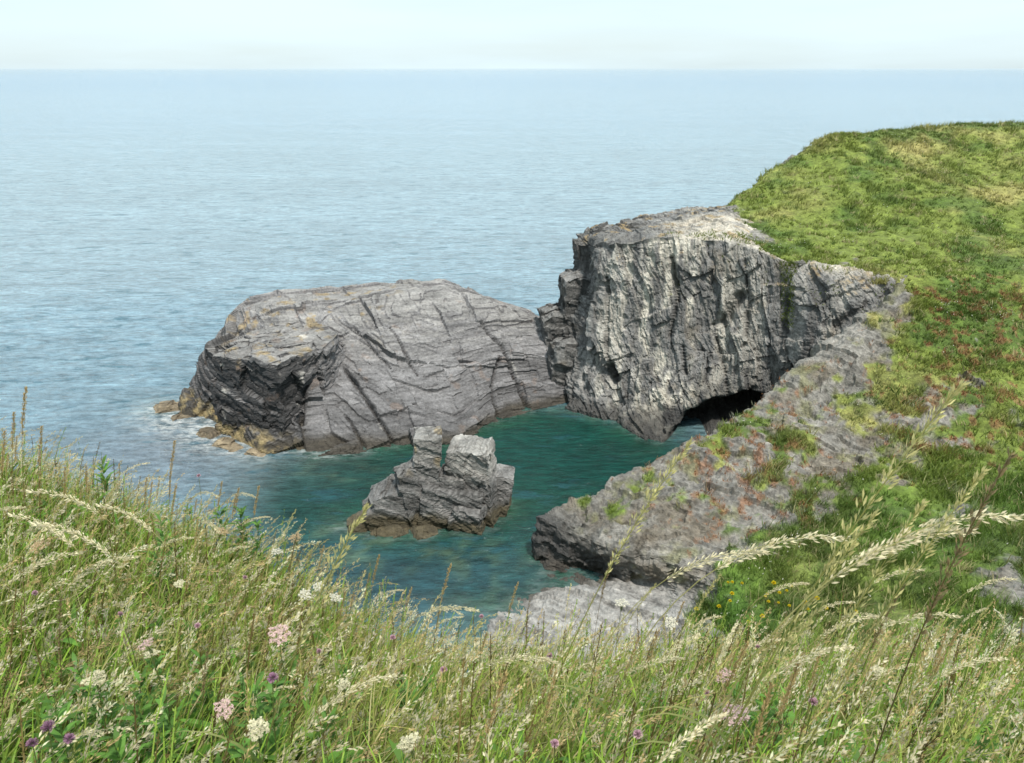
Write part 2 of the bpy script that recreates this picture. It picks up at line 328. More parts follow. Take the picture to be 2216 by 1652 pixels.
kv,kf,kc=blockarrays([boxf(3.9,63.6,3.0,3.4,3.4,7.4,(.05,-.05,.25),.85,.085,rnd=.03),boxf(5.3,63.6,4.6,2.6,3.4,10.2,(.0,-.04,.2),.85,.085,rnd=.03),boxf(4.2,61.3,1.6,2.6,2.6,6.4,(.1,-.1,.3),.75,.085,rnd=.04)],fr,[(1.3,2.6,2.6,.20),(.5,1.8,1.4,.11),(.2,.9,.8,.05)],124,lambda P,cr,bi: cliffcol(P,np.abs(gnormals(P)[...,2]),cr*.7,0*cr,0*cr,0*cr),.05,.4,.2)
V_,F_=V.reshape(-1,3),gridfaces(*V.shape[:2])
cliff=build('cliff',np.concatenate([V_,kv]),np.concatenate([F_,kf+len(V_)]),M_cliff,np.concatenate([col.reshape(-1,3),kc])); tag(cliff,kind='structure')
cliffV,cliffN=V,Nd; cliffCtl=[snap(V0,1695,p) for p in (570,610,650,690)]

# ---------------------------------------------------------------- grassed headland and slope down to the cove
rows=[]
def row(pts,g,r,p,drop,abszn=None,world=False):
    P=[np.array(q,float) for q in pts] if world else [at(*q) for q in pts]
    l=P[0]+np.array(drop); m_=P[0]+np.array(drop)*np.array([.45,.45,0])-np.array([0,0,.75 if abszn is not None else 1.2])
    if abszn is not None: l[2]=abszn; 
    if abszn is not None and m_[2]<abszn: m_[2]=abszn*.5
    A=[list(q)+[g[0]*.5,r[0],p[0]] for q in (l,m_)]+[list(q)+[g[i],r[i],p[i]] for i,q in enumerate(P)]
    rows.append(A)
o7=[1]*7; z7=[0]*7
cr=[(1812,290,75),(1880,287,75.5),(1960,280,77),(2050,276,78),(2130,270,79),(2216,268,80),(2450,262,82)]
row([at(*q)+np.array([1,10,-5]) for q in cr],o7,z7,z7,(-2,4,-8),world=True)
row(cr,o7,z7,z7,(-1.5,4,-8))
row([(1750,325,73),(1850,330,72),(1940,330,72),(2040,330,72.5),(2130,330,73),(2216,330,73),(2450,330,73)],o7,z7,z7,(-1.5,4,-8))
row([(1660,390,69),(1780,400,67),(1900,400,66.5),(2020,400,66.5),(2130,400,66.5),(2216,400,66.5),(2450,395,67)],o7,z7,z7,(-1.5,4,-8))
row([(1568,460,65),(1720,475,62),(1860,480,61),(2000,480,61),(2120,480,61),(2216,480,61),(2460,470,61)],[.6,.95,1,1,1,1,1],[0,0,0,.1,.2,.3,.2],[.3,0,0,0,0,0,0],(-.6,1.5,-3))
row([(1610,508,58.8),(1720,535,56.4),(1860,548,55.2),(2000,560,54.5),(2120,560,54.5),(2216,560,54.5),(2470,550,55)],[.45,.9,1,1,1,1,1],[0,0,0,.2,.3,.3,.2],[.5,0,0,0,0,0,0],(0,1,-2.5))
row([(1700,562,54.2),(1780,582,53),(1880,594,52),(1980,622,50.5),(2100,640,50),(2216,640,50),(2480,630,50)],[.6,.7,.75,.95,1,1,1],[0,0,.1,.4,.5,.45,.4],z7,(0,1.5,-3))
row([(1955,625,50.3),(1975,650,49.5),(2010,670,48.8),(2060,690,48),(2130,700,47.7),(2216,700,47.7),(2480,690,47.7)],[.4,.65,.85,.95,.9,.9,.9],[.1,.3,.5,.55,.5,.5,.4],z7,(-.6,1.6,-9),-1)
row([(1880,695,48),(1930,720,47),(1990,740,46.3),(2060,760,45.8),(2130,770,45.5),(2216,770,45.5),(2480,760,46)],[.3,.5,.8,.85,.8,.75,.75],[.2,.35,.45,.55,.6,.55,.5],z7,(-.8,1.8,0),-1)
row([(1765,790,46),(1830,820,44.5),(1920,850,43.2),(2010,870,42.5),(2110,880,42),(2216,880,42),(2490,870,43)],[.25,.32,.5,.65,.75,.7,.7],[.3,.35,.4,.55,.6,.6,.6],z7,(-.9,1.8,0),-1)
row([(1640,885,43.5),(1740,920,41.2),(1860,950,40),(1980,970,39),(2100,980,38.3),(2216,980,38),(2490,960,39)],[.38,.3,.3,.55,.7,.7,.7],[.5,.45,.3,.45,.5,.45,.45],z7,(-1,1.8,0),-1)
row([(1545,945,41.3),(1650,985,39.6),(1780,1030,37.5),(1920,1060,36.3),(2070,1080,35.3),(2216,1070,34.5),(2490,1050,34.5)],[.34,.42,.46,.68,.8,.8,.8],[.55,.6,.4,.3,.35,.2,.2],z7,(-1,1.8,0),-1)
row([(1400,1020,40),(1530,1072,37.2),(1680,1110,35.5),(1840,1140,34),(2020,1160,32.5),(2216,1150,31.5),(2490,1130,32)],[.32,.3,.5,.78,.9,.8,.75],[.4,.5,.55,.3,.2,.25,.2],z7,(-1,1.6,0),-1)
row([(1262,1083,38.3),(1400,1138,35.8),(1560,1190,33.3),(1760,1220,31.5),(1980,1240,30),(2216,1230,28.5),(2490,1210,28.5)],[.25,.24,.38,.78,.8,.4,.4],[.15,.3,.4,.2,.2,.3,.2],z7,(-1,1.4,0),-1)
row([(1180,1126,37.3),(1300,1180,35.2),(1480,1225,32.9),(1720,1290,30),(1980,1310,28),(2216,1310,26.5),(2490,1290,26)],[0,.1,.25,1,1,.25,.3],[0,.1,.2,.1,.1,.1,0],[-1,-.2,0,0,0,.4,.3],(-.8,1.2,0),-1.2)
row([(1172,1180,37.1),(1296,1226,35.8),(1440,1262,33.6),(1690,1340,28.7),(1960,1390,26),(2216,1390,24.5),(2490,1390,24)],[0,0,0,1,1,.35,.4],z7,[-1.3,-1.3,.3,0,0,.3,.2],(-.8,1,0),-1.4)
row([(1192,1250,36.2),(1290,1244,36.0),(1430,1276,33.6),(1650,1410,28.1),(1940,1450,24),(2216,1450,22),(2490,1450,22)],[0,0,0,.9,1,.8,.8],z7,[-1.3,-.5,1.1,.2,0,0,0],(-.8,.6,0),-1.5)
row([(1085,1320,33),(1250,1292,33.6),(1450,1308,32.3),(1640,1450,26.5),(1950,1480,23),(2216,1480,21),(2490,1480,21)],[0,0,0,.8,1,1,1],z7,[.8,1.1,1.1,.2,0,0,0],(-.8,.3,0),-1.5)
row([(1062,1400,30.2),(1230,1400,29.9),(1420,1410,29.2),(1600,1500,24.5),(1960,1500,22),(2216,1500,20.5),(2490,1500,20)],[0,0,.0,.9,1,1,1],z7,[.8,1.1,1.1,0,0,0,0],(-.8,0,0),-1.5)
row([(-.5,24,.3),(2,22,2),(5,20,4),(8,18,6),(12,16,7),(15,15,8),(22,14,9)],o7,z7,z7,(-1,0,0),-1.5,True)
row([(-.5,12,2),(2,11,4),(5,10,5),(8,10,6),(12,9,7),(15,9,8),(22,8,9)],o7,z7,z7,(-1,0,0),-1.5,True)
L=loft(np.array(rows),.125,.3); V0=L[...,:3]; g,ru,pl=L[...,3],L[...,4],L[...,5]; Nn=gnormals(V0)
n1=fbm(V0*.45,4,201); n2=fbm(V0*1.3,4,205); n3=fbm(V0*.12,3,207)
gm=sst(.41,.59,g+.6*n1+.45*n2); gm=np.where(g>.97,np.maximum(gm,.88),gm)
fr3=frame((.50,.60,.62),(.7,-.7,.1))
d,crack=rockdisp(V0,fr3,[(1.8,4.0,3.2,.18),(.6,2.0,1.6,.10),(.22,.9,.8,.06)],221,.16,.9,.3,.035,-.05,1.0)
pc_=np.clip(pl,0,1); rk=(1-gm)*(1-.55*pc_)
big_=1.0*fbm(V0*.26,3,228)+.35*fbm(V0*.7,3,229)
hump=.75*fbm(V0*.2,3,226)*sst(.8,1,g)*sst(74,66,V0[...,1])
d=d*rk+gm*(.34*fbm(V0*.5,4,230)+.18*np.abs(fbm(V0*1.0,3,231)))+big_*sst(56,49,V0[...,1])*sst(33.5,37,V0[...,1])*.8+hump
sl_=(V0[...,0]*.30+V0[...,1]*.55)+.35*n1; stp=np.floor(sl_*1.6); d=d+pc_*(.22*(h3(stp,stp*0,stp*0,246)*2-1)+.10*(h3(np.floor(sl_*5),stp*0,stp*0,247)*2-1))
V=V0+Nn*d[...,None]; Nd=gnormals(V); z=V[...,2]
rock=np.zeros(V.shape)+np.array([.24,.227,.203]); rock*=(1+.4*n2+.35*n3+.35*fbm(V*4,3,242))[...,None]
rock=mixc(rock,(.155,.12,.075),sst(-.05,.35,fbm(V*.6,4,243))*sst(.5,.1,np.abs(pl))*.5)
rock=mixc(rock,(.07,.068,.066),np.clip(-pl,0,1)); rock=mixc(rock,(.345,.333,.315),pc_*.9)
slay=vnoise(np.stack([sl_*4,V[...,0]*.25-V[...,1]*.15,z*2],-1),244)+.7*vnoise(np.stack([sl_*11,V[...,0]*.4-V[...,1]*.25,z*4],-1),245); rock*=(1+.32*pc_*slay)[...,None]
ecr=np.abs(sl_*1.6-np.round(sl_*1.6)); rock=mixc(rock,(.07,.065,.06),pc_*np.exp(-(ecr/.06)**2)*np.clip(.4+fbm(V*.7,2,248)*1.5,0,1)*.8)
rock=mixc(rock,(.055,.05,.045),np.clip(crack*.7*(1-gm),0,.8))
rock=mixc(rock,(.20,.20,.07),sst(.1,.4,fbm(V*1.1,4,240))*sst(.6,.1,np.abs(pl))*.5)
grass=np.zeros(V.shape)+np.array([.17,.215,.04])
grass=mixc(grass,(.35,.31,.115),np.clip(sst(-.05,.45,fbm(V*np.array([.14,.14,.28]),4,250))*.85+.55*sst(66,76,V[...,1])*sst(-.3,.2,fbm(V*.3,3,253)),0,.9))
grass=mixc(grass,(.07,.125,.02),sst(.0,.35,fbm(V*np.array([.28,.28,.4]),4,251))*.8)
grass=mixc(grass,(.11,.215,.03),sst(41,33,V[...,1])*.5)
grass=mixc(grass,(.075,.12,.022),sst(-.05,.3,fbm(V*.55,4,252))*sst(42,34,V[...,1])*.75)
grass=mixc(grass,(.07,.17,.022),np.exp(-((V[...,0]-9.3)/2.4)**2-((V[...,1]-29)/2.2)**2)*.85)
rustm=sst(.60,.86,ru+.85*fbm(V*2.2,4,260)); cols=rock*(1-gm)[...,None]+grass*gm[...,None]; cols=mixc(cols,(.28,.14,.072),rustm*.68)
tide=sst(.7,.2,z+.2*n2+.6*pc_); cols=mixc(cols,(.06,.052,.042),tide*.8)
WATER.append(V.reshape(-1,3)[np.abs(z.ravel())<.2])
head=build('headland',V,gridfaces(*V.shape[:2]),M_slope,cols); tag(head,kind='structure')
hV,hN,hG,hC,hR=V.reshape(-1,3),Nd.reshape(-1,3),gm.ravel(),cols.reshape(-1,3),rustm.ravel()

# ---------------------------------------------------------------- blade strips
def curve(base,phi,th0,bend,Ln,K,pw=1.5):
    n=len(base); k=(np.arange(K)+.5)/K
    th=th0[:,None]+bend[:,None]*k[None,:]**pw
    dz=np.cos(th); dh=np.sin(th); st=(Ln/K)[:,None]
    D=np.stack([dh*np.cos(phi)[:,None]*st,dh*np.sin(phi)[:,None]*st,dz*st],-1)
    return np.concatenate([np.zeros((n,1,3)),np.cumsum(D,1)],1)+base[:,None,:]
def strips(P,w,side,prof,cb,ct):
    n,k1,_=P.shape; t=np.linspace(0,1,k1)
    pr={'blade':np.clip((1-t),.03,1)**.7,'stem':1-.55*t,'leaf':np.clip(np.sin(np.pi*(.06+.93*t)),.03,1)}[prof]
    s=np.stack([np.cos(side),np.sin(side),np.zeros(n)],-1)[:,None,:]*(w[:,None]*pr[None,:]*.5)[...,None]
    V=np.stack([P-s,P+s],2).reshape(-1,3)
    i=(np.arange(n)[:,None]*k1+np.arange(k1-1)[None,:])*2
    Fc=np.stack([i,i+1,i+3,i+2],-1).reshape(-1,4)
    C=cb[:,None,:]*(1-t)[None,:,None]+ct[:,None,:]*t[None,:,None]
    return V,Fc,np.repeat(C.reshape(-1,3),2,0)
def spikelets(P,start,M,ln,wd,spread,colr,rg,hang=0.):
    n,k1,_=P.shape; u=start+(1-start)*rg.random((n,M))**.9; x=u*(k1-1); i=np.minimum(x.astype(int),k1-2); f=(x-i)[...,None]
    ar=np.arange(n)[:,None]; p=P[ar,i]*(1-f)+P[ar,i+1]*f; tg=P[ar,i+1]-P[ar,i]; tg/=np.linalg.norm(tg,axis=-1,keepdims=True)+1e-9
    r=rg.normal(size=(n,M,3)); r/=np.linalg.norm(r,axis=-1,keepdims=True)
    env=np.sin(np.pi*np.clip(.12+.83*(u-start)/(1-start),0,1))[...,None]
    off=r*spread*env*rg.random((n,M,1)); p=p+off; p[...,2]-=hang*env[...,0]*rg.random((n,M))
    dr=tg*.9+r*.5; dr/=np.linalg.norm(dr,axis=-1,keepdims=True)
    sd=np.cross(dr,rg.normal(size=(n,M,3))); sd/=np.linalg.norm(sd,axis=-1,keepdims=True)+1e-9
    l=(ln*(.7+.6*rg.random((n,M))))[...,None]; w=wd*.5
    V=np.stack([p,p+dr*l*.45+sd*w,p+dr*l,p+dr*l*.45-sd*w],2).reshape(-1,3)
    Fc=np.arange(n*M*4).reshape(-1,4)
    c=colr[:,None,:]*(.75+.5*rg.random((n,M,1)))
    return V,Fc,np.repeat(c.reshape(-1,3),4,0)
def join(parts):
    V=[];Fc=[];C=[];o=0
    for v,f,c in parts: V.append(v);Fc.append(f+o);C.append(c);o+=len(v)
    return np.concatenate(V),np.concatenate(Fc),np.concatenate(C)

# headland grass (stuff): tufts of radiating blades
p=hG**1.5*(hV[:,1]<84)*(hV[:,2]>.5)*(hV[:,1]>20)*(.35+sst(-.25,.3,fbm(hV*.8,3,268))); p=p*(1+1.2*sst(42,32,hV[:,1])); p=p/p.sum()
nT=15500; bl=11; ti=rng.choice(len(hV),nT,p=p); tsz=(.55+.9*rng.random(nT))*(1+.5*np.clip(fbm(hV[ti]*.4,3,270)*2,-.6,1))
tc_=hC[ti]*(.85+.4*rng.random((nT,1))); q_=rng.random(nT)
tc_[q_<.09]=np.array([.40,.36,.18])*(.8+.4*rng.random(((q_<.09).sum(),1))); dk_=(q_>.92); tc_[dk_]=np.array([.075,.13,.022])*(.8+.5*rng.random((dk_.sum(),1)))
idx=np.repeat(np.arange(nT),bl); nB=len(idx); base=hV[ti][idx]+rng.normal(0,1,(nB,3))*np.array([.13,.13,0])*tsz[idx][:,None]-np.array([0,0,.03])
near=sst(46,30,base[:,1]); Ln=(.18+.22*rng.random(nB))*tsz[idx]*(1+.8*near)
ct=tc_[idx]*(.85+.4*rng.random((nB,1)))
P=curve(base,rng.random(nB)*6.28,.1+rng.random(nB)*.7,.3+.8*rng.random(nB),Ln,2)
P[...,0]+=np.array([0,.04,.13])[None,:]*Ln[:,None]*3*.5
pa=[strips(P,(.04+.03*rng.random(nB))*(1-.35*near),rng.normal(0,.7,nB),'blade',ct*.68,ct*1.2)]
cv=cliffV.reshape(-1,3); cn=cliffN.reshape(-1,3); kd=polydist(cliffV,cliffCtl).ravel()
pc=np.where((cv[:,1]<58)&(cv[:,0]>11),1,0)*((kd<.6)*.55+(cn[:,2]>.6)*(cv[:,2]>9.5)*.14*(fbm(cv*.8,3,280)>.1)); pc=pc/pc.sum()
n2_=2600; idx=rng.choice(len(cv),n2_,p=pc); base=cv[idx]+rng.normal(0,.06,(n2_,3))
cb=np.tile(np.array([.19,.24,.045]),(n2_,1))*(.6+.8*rng.random((n2_,1)))
pa.append(strips(curve(base,rng.normal(-1.5,1,n2_),.3+rng.random(n2_)*.6,.3+.8*rng.random(n2_),.14+.2*rng.random(n2_),2),.05+.03*rng.random(n2_),rng.normal(0,.7,n2_),'blade',cb*.7,cb*1.3))
wt=(p>0)*sst(.1,.4,fbm(hV*.5,3,290)); wt=wt/wt.sum(); n3_=1000; idx=rng.choice(len(hV),n3_,p=wt); base=hV[idx]+np.array([0,0,.3])+rng.normal(0,.1,(n3_,3))*np.array([1,1,.3])
ph=rng.random(n3_)*6.28
cw=np.tile(np.array([.6,.58,.5]),(n3_,1)); pa.append(strips(curve(base,ph,np.full(n3_,1.),np.zeros(n3_),np.full(n3_,.07),1),np.full(n3_,.05),ph+1.57,'stem',cw,cw))
pr=hR*(hV[:,1]<58)*(hV[:,1]>28); pr=pr/pr.sum(); n4=7000; idx=rng.choice(len(hV),n4,p=pr); base=hV[idx]+rng.normal(0,.08,(n4,3))*np.array([1,1,0])
cb=np.tile(np.array([.31,.15,.07]),(n4,1))*(.6+.8*rng.random((n4,1)))
pa.append(strips(curve(base,rng.random(n4)*6.28,rng.random(n4)*.6,rng.random(n4),.08+.16*rng.random(n4),2),.04+.03*rng.random(n4),rng.random(n4)*3,'blade',cb*.8,cb*1.2))
v,f,cc=join(pa); o=build('headland_grass',v,f,M_blade,cc); tag(o,'short wind blown turf covering the headland and slope','grass',kind='stuff')

# ---------------------------------------------------------------- sea stack and tidal rocks
def stackcol(P,crack,bi):
    z=P[...,2]; c=np.zeros(P.shape)+np.array([.215,.209,.203]); c*=(1+.34*fbm(P*.6,3,300)+.28*vnoise(np.stack([(P@sfr[0])*6,P[...,0]*.3,P[...,1]*.3],-1),301))[...,None]
    c=mixc(c,(.50,.48,.445),sst(2.4,3.6,z)*sst(-4.0,-3.3,P[...,0])*.8); c=mixc(c,(.36,.345,.32),sst(3.4,4.8,z)*sst(-3.8,-4.3,P[...,0])*.7); c=mixc(c,(.36,.26,.11),sst(.15,.45,fbm(P*1.2,3,302))*sst(3,4.5,z)*.6)
    c=mixc(c,(.04,.038,.035),np.clip(crack,0,1)*.85)
    return mixc(c,(.085,.068,.034),sst(1.3,.6,z+.6*fbm(P*.9,3,303))*.88)
sfr=frame((.50,-.2,.84),(.8,.2,-.5)); slev=[(.9,2.4,2.4,.09),(.35,1.3,1.3,.07),(.14,.6,.6,.035)]
boxes=[boxf(-5.05,41.4,2.75,1.7,1.8,5.9,(.03,.08,.12),.84,shear=(.03,.2),rnd=0,n=.07),
 boxf(-5.7,41.1,1.5,1.5,1.6,4.7,(.03,-.22,.3),.75,rnd=0,n=.07),
 boxf(-2.35,41.9,2.55,2.4,1.9,4.5,(.10,-.08,-.22),1.0,shear=(.1,.1),rnd=0,n=.07),
 boxf(-3.7,41.6,1.1,1.5,1.6,4.2,(.05,.14,-.05),.9,rnd=0,n=.07),
 boxf(-1.6,41.5,1.2,1.3,1.6,4.4,(.08,-.14,-.35),.9,rnd=0,n=.07),
 boxf(-3.7,41.7,.6,3.8,2.8,4.2,(.08,.14,.05),.88,rnd=.01,n=.07),
 boxf(-6.5,41.5,.6,2.4,2.6,4.0,(.06,-.5,.15),.8,rnd=.01,n=.07),
 boxf(-7.5,41.2,.1,2.0,2.2,3.0,(.08,-.45,.25),.75,rnd=.01,n=.07),
 boxf(-8.5,40.9,-.5,2.0,2.0,2.2,(.08,-.4,.2),.7,rnd=.03,n=.07),
 boxf(-.8,42.8,.5,1.4,2.0,4.2,(0,.14,-.1),.85,rnd=.01,n=.07),
 boxf(-7.1,40.3,-.65,3.2,2.0,1.9,(.4,-.35,.45),.55,rnd=.05),
 boxf(-5.2,40.2,-.55,2.2,1.8,2.1,(.5,.2,.3),.55,rnd=.05),
 boxf(-2.6,40.6,.2,2.1,1.4,2.8,(.15,.12,-.2),.85,rnd=.01),
 boxf(-9.5,40.7,-.85,2.4,1.6,1.5,(.15,-.3,.3),.5,rnd=.05)]
v,f,cc=blockarrays(boxes,sfr,slev,331,stackcol,.025,.15,.06,1.2); st_=build('sea_stack',v,f,M_stack,cc)
tag(st_,'small jagged rock stack with two blocky peaks standing in the cove','rock')
def tcol(P,crack,bi):
    c=np.zeros(P.shape)+np.array([.27,.215,.14]); c*=(1+.5*fbm(P*.9,3,310))[...,None]; return mixc(c,(.06,.05,.04),np.clip(crack,0,1)*.7)
tfr=frame((.1,-.1,1),(1,0,0)); tlev=[(.4,1.2,1.2,.12),(.15,.5,.5,.05)]
w=at(365,898,57.6)
v,f,cc=blockarrays([boxf(w[0],58.4,-.22,4.0,2.6,1.0,(.05,.06,.3),.5,rnd=.06),boxf(w[0]+1.6,56.8,-.26,2.8,1.8,.9,(0,.05,.5),.5,rnd=.06)],tfr,tlev,341,tcol)
tag(build('tidal_rock',v,f,M_stack,cc),'low brown wave washed rock in the surf off the left tip of the islet','rock')
w=at(500,965,51.5)
v,f,cc=blockarrays([boxf(w[0]-.2,51.5,-.25,3.8,2.0,1.1,(.05,.06,-.5),.5,rnd=.06),boxf(w[0]+2.2,50.3,-.33,2.8,1.4,.9,(0,.05,-.3),.5,rnd=.06),boxf(w[0]-2.2,53.5,-.2,2.6,1.9,1.1,(0,.05,-.7),.5,rnd=.06)],tfr,tlev,351,tcol)
tag(build('tidal_rock',v,f,M_stack,cc),'tan weed covered ledge at the foot of the dark left end of the islet','rock')

# ---------------------------------------------------------------- sea
def spread(a,b,step,far):
    core=list(np.arange(a,b,step)); s=step; x=b; hi=[]
    while x<far: hi.append(x); s*=1.22; x+=s
    hi.append(far); return core,hi
cx,hx=spread(-60,30,.36,60000); _,lx=spread(-30,60,.36,60000); xs=np.array([-q for q in lx[::-1] if q>60]+cx+hx)
cy,hy=spread(12,98,.36,60000); ys=np.array([-3000,-300,-30,-5,5]+cy+hy)
X,Y=np.meshgrid(xs,ys,indexing='ij'); Z=np.zeros_like(X)
Q=np.stack([X,Y,Z],-1)
fade=sst(98,85,Y)*sst(-60,-52,X)*sst(30,24,X)*sst(8,14,Y)
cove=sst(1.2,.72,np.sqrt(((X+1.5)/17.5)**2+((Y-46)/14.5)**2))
Q[...,2]=fade*(.09*fbm(Q*np.array([.35,.8,1]),3,400))*(1-.6*cove)
W=np.concatenate(WATER); W=W[rng.choice(len(W),min(5000,len(W)),replace=False)]
kd=kdtree.KDTree(len(W))
for i,q in enumerate(W): kd.insert((q[0],q[1],0),i)
kd.balance()
D=np.full(X.shape,99.)
for a,b_ in np.argwhere((X>-60)&(X<30)&(Y>12)&(Y<98)): D[a,b_]=kd.find((X[a,b_],Y[a,b_],0))[2]
dist=np.sqrt(X**2+Y**2)
col=np.zeros(Q.shape)+np.array([.235,.345,.41])
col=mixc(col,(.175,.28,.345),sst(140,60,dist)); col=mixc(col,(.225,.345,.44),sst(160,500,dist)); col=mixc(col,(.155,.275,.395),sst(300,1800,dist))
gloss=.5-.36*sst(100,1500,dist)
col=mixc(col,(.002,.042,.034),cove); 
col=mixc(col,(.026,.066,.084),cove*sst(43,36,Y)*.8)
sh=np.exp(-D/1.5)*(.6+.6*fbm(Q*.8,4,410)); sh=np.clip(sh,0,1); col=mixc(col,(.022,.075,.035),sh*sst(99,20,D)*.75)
pat=(np.exp(-(((X+9.5)/3.2)**2+((Y-38.5)/3.0)**2))+np.exp(-(((X+3)/2.6)**2+((Y-37.8)/1.8)**2))+.5*np.exp(-(((X+1)/3)**2+((Y-34)/2.5)**2))+.6*np.exp(-(((X+12)/4)**2+((Y-47.5)/1.5)**2)))*sst(-.05,.3,fbm(Q*1.1,4,415))
col=mixc(col,(.09,.13,.07),np.clip(pat,0,1)*.55)
fo=np.exp(-(((X+23.5)/6)**2+((Y-55.5)/4.6)**2))*sst(4,.4,D)+.5*np.exp(-D/.4)*sst(-8,-16,X)+.15*np.exp(-D/.25)
fo=np.clip(fo,0,1)
col=mixc(col,(.17,.195,.23),np.exp(-(((X+24)/9)**2+((Y-51)/8)**2))*.7)
ripple=(1-.62*cove)
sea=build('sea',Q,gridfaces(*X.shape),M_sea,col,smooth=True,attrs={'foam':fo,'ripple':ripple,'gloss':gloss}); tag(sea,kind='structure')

# ---------------------------------------------------------------- meadow ground
def e_edge(x): return 3.9+.5*np.clip(-.35-x,0,5)
def ground(x,y):
    x=np.asarray(x,float); y=np.asarray(y,float); e=e_edge(x); t=(y-1.5)/(e-1.5); ez=21.33+.24*sst(-.6,-1.9,x)+.05*np.clip(-.8-x,0,4)
    z=np.where(t<0,22.88+np.minimum(-t*.7,.5),np.where(t<1,22.88+(ez-22.88)*t,ez-(y-e)*1.6))
    return np.maximum(z,-2)+.05*fbm(np.stack([x,y,x*0],-1)*1.3,3,500)
gx=np.concatenate([np.arange(-40,-9,1.0),np.arange(-9,9,.12),np.arange(9,40,1.0)]); gy=np.concatenate([np.arange(-30,0,2.0),np.arange(0,9,.12),np.arange(9,24,.6)])
X,Y=np.meshgrid(gx,gy,indexing='ij'); V=np.stack([X,Y,ground(X,Y)],-1)
col=np.zeros(V.shape)+np.array([.06,.08,.02]); col*=(1+.4*fbm(V*2,3,501))[...,None]
o=build('meadow_ground',V,gridfaces(*X.shape),M_soil,col,smooth=True); tag(o,kind='structure')

def scatter(n,over=.6,y0=.95,edge=None):
    out=np.zeros((0,2))
    while len(out)<n:
        m=n*3; x=rng.uniform(-6.5,6.5,m); y=rng.uniform(y0,7.2,m)
        k=(np.abs(x)<.74*y+.55)&(y<e_edge(x)+over)
        if edge: k&=(y>e_edge(x)-edge)
        out=np.concatenate([out,np.stack([x[k],y[k]],-1)])
    out=out[:n]; return np.stack([out[:,0],out[:,1],ground(out[:,0],out[:,1])-.01],-1)
pa=[]
n=26000; b0=scatter(n); pn=fbm(b0*np.array([1.3,1.3,0]),3,510)
cb=np.tile(np.array([.07,.12,.016]),(n,1)); ct=np.array([.28,.44,.055])*(.4+1.05*rng.random((n,1)))+np.zeros((n,3)); ct=mixc(ct,(.56,.50,.18),np.clip(sst(-.1,.5,pn)*rng.random(n)*1.2,0,1))
pa.append(strips(curve(b0,rng.normal(.1,1.1,n),rng.random(n)*.45,.3+1.1*rng.random(n),.20+.34*rng.random(n),5),.010+.015*rng.random(n),rng.random(n)*6.28,'blade',cb,ct))
n=11000; b0=scatter(n); cb=np.tile(np.array([.24,.24,.07]),(n,1)); ct=np.array([.68,.60,.31])*(.5+.65*rng.random((n,1)))
pa.append(strips(curve(b0,rng.normal(.05,.8,n),rng.random(n)*.5,.3+1.3*rng.random(n),.24+.36*rng.random(n),5),.005+.006*rng.random(n),rng.random(n)*6.28,'blade',cb,ct))
# leafy undergrowth
n=10000; b0=scatter(n); b0[:,2]+=rng.random(n)*.36; kk=fbm(b0*np.array([1,1,0]),3,515)>-.1; b0=b0[kk]; n=len(b0)
cb=np.tile(np.array([.08,.17,.025]),(n,1)); ct=np.array([.16,.33,.05])*(.45+1.0*rng.random((n,1)))
pa.append(strips(curve(b0,rng.random(n)*6.28,.6+rng.random(n)*.7,.3+.7*rng.random(n),.07+.12*rng.random(n),4),.016+.022*rng.random(n),rng.random(n)*6.28,'leaf',cb,ct))
# seed-head mass
for (n,ln,wd,spd,M,c0,L0,L1,ed) in [(1500,.017,.0060,.014,50,(.78,.70,.47),.36,.38,None),(1100,.014,.0048,.009,44,(.58,.43,.21),.40,.40,None),(460,.017,.0056,.017,60,(.78,.71,.52),.36,.34,None),(600,.014,.0048,.010,44,(.60,.49,.25),.42,.38,.9),(600,.015,.005,.015,40,(.52,.52,.18),.30,.40,None)]:
    b0=scatter(n,edge=ed); P=curve(b0,rng.normal(.1,.65,n),rng.random(n)*.3,.35+1.5*rng.random(n),L0+L1*rng.random(n),10,2.4)
    cs=np.array([.36,.36,.10])*(.6+.7*rng.random((n,1))); pa.append(strips(P,np.full(n,.004),rng.random(n)*6.28,'stem',cs,cs*1.3))
    cc_=np.array(c0)*(.6+.5*rng.random((n,1))); pa.append(spikelets(P,.70,M,ln,wd,spd,cc_,rng,.008))
# stout dark upright stems and green stems
for n,c0 in ((620,(.15,.11,.04)),(900,(.24,.34,.06))):
    b0=scatter(n,.4); P=curve(b0,rng.normal(.1,.8,n),rng.random(n)*.2,rng.random(n)*.4,.40+.40*rng.random(n),5); cs=np.array(c0)*(.6+.8*rng.random((n,1))); pa.append(strips(P,np.full(n,.007),rng.random(n)*6.28,'stem',cs,cs*1.2)); pa.append(spikelets(P,.6,34,.013,.0045,.007,cs*1.1,rng))
v,f,cc=join(pa); o=build('meadow_grass',v,f,M_blade,cc); tag(o,'dense long meadow grass in seed across the foreground','grass',kind='stuff')

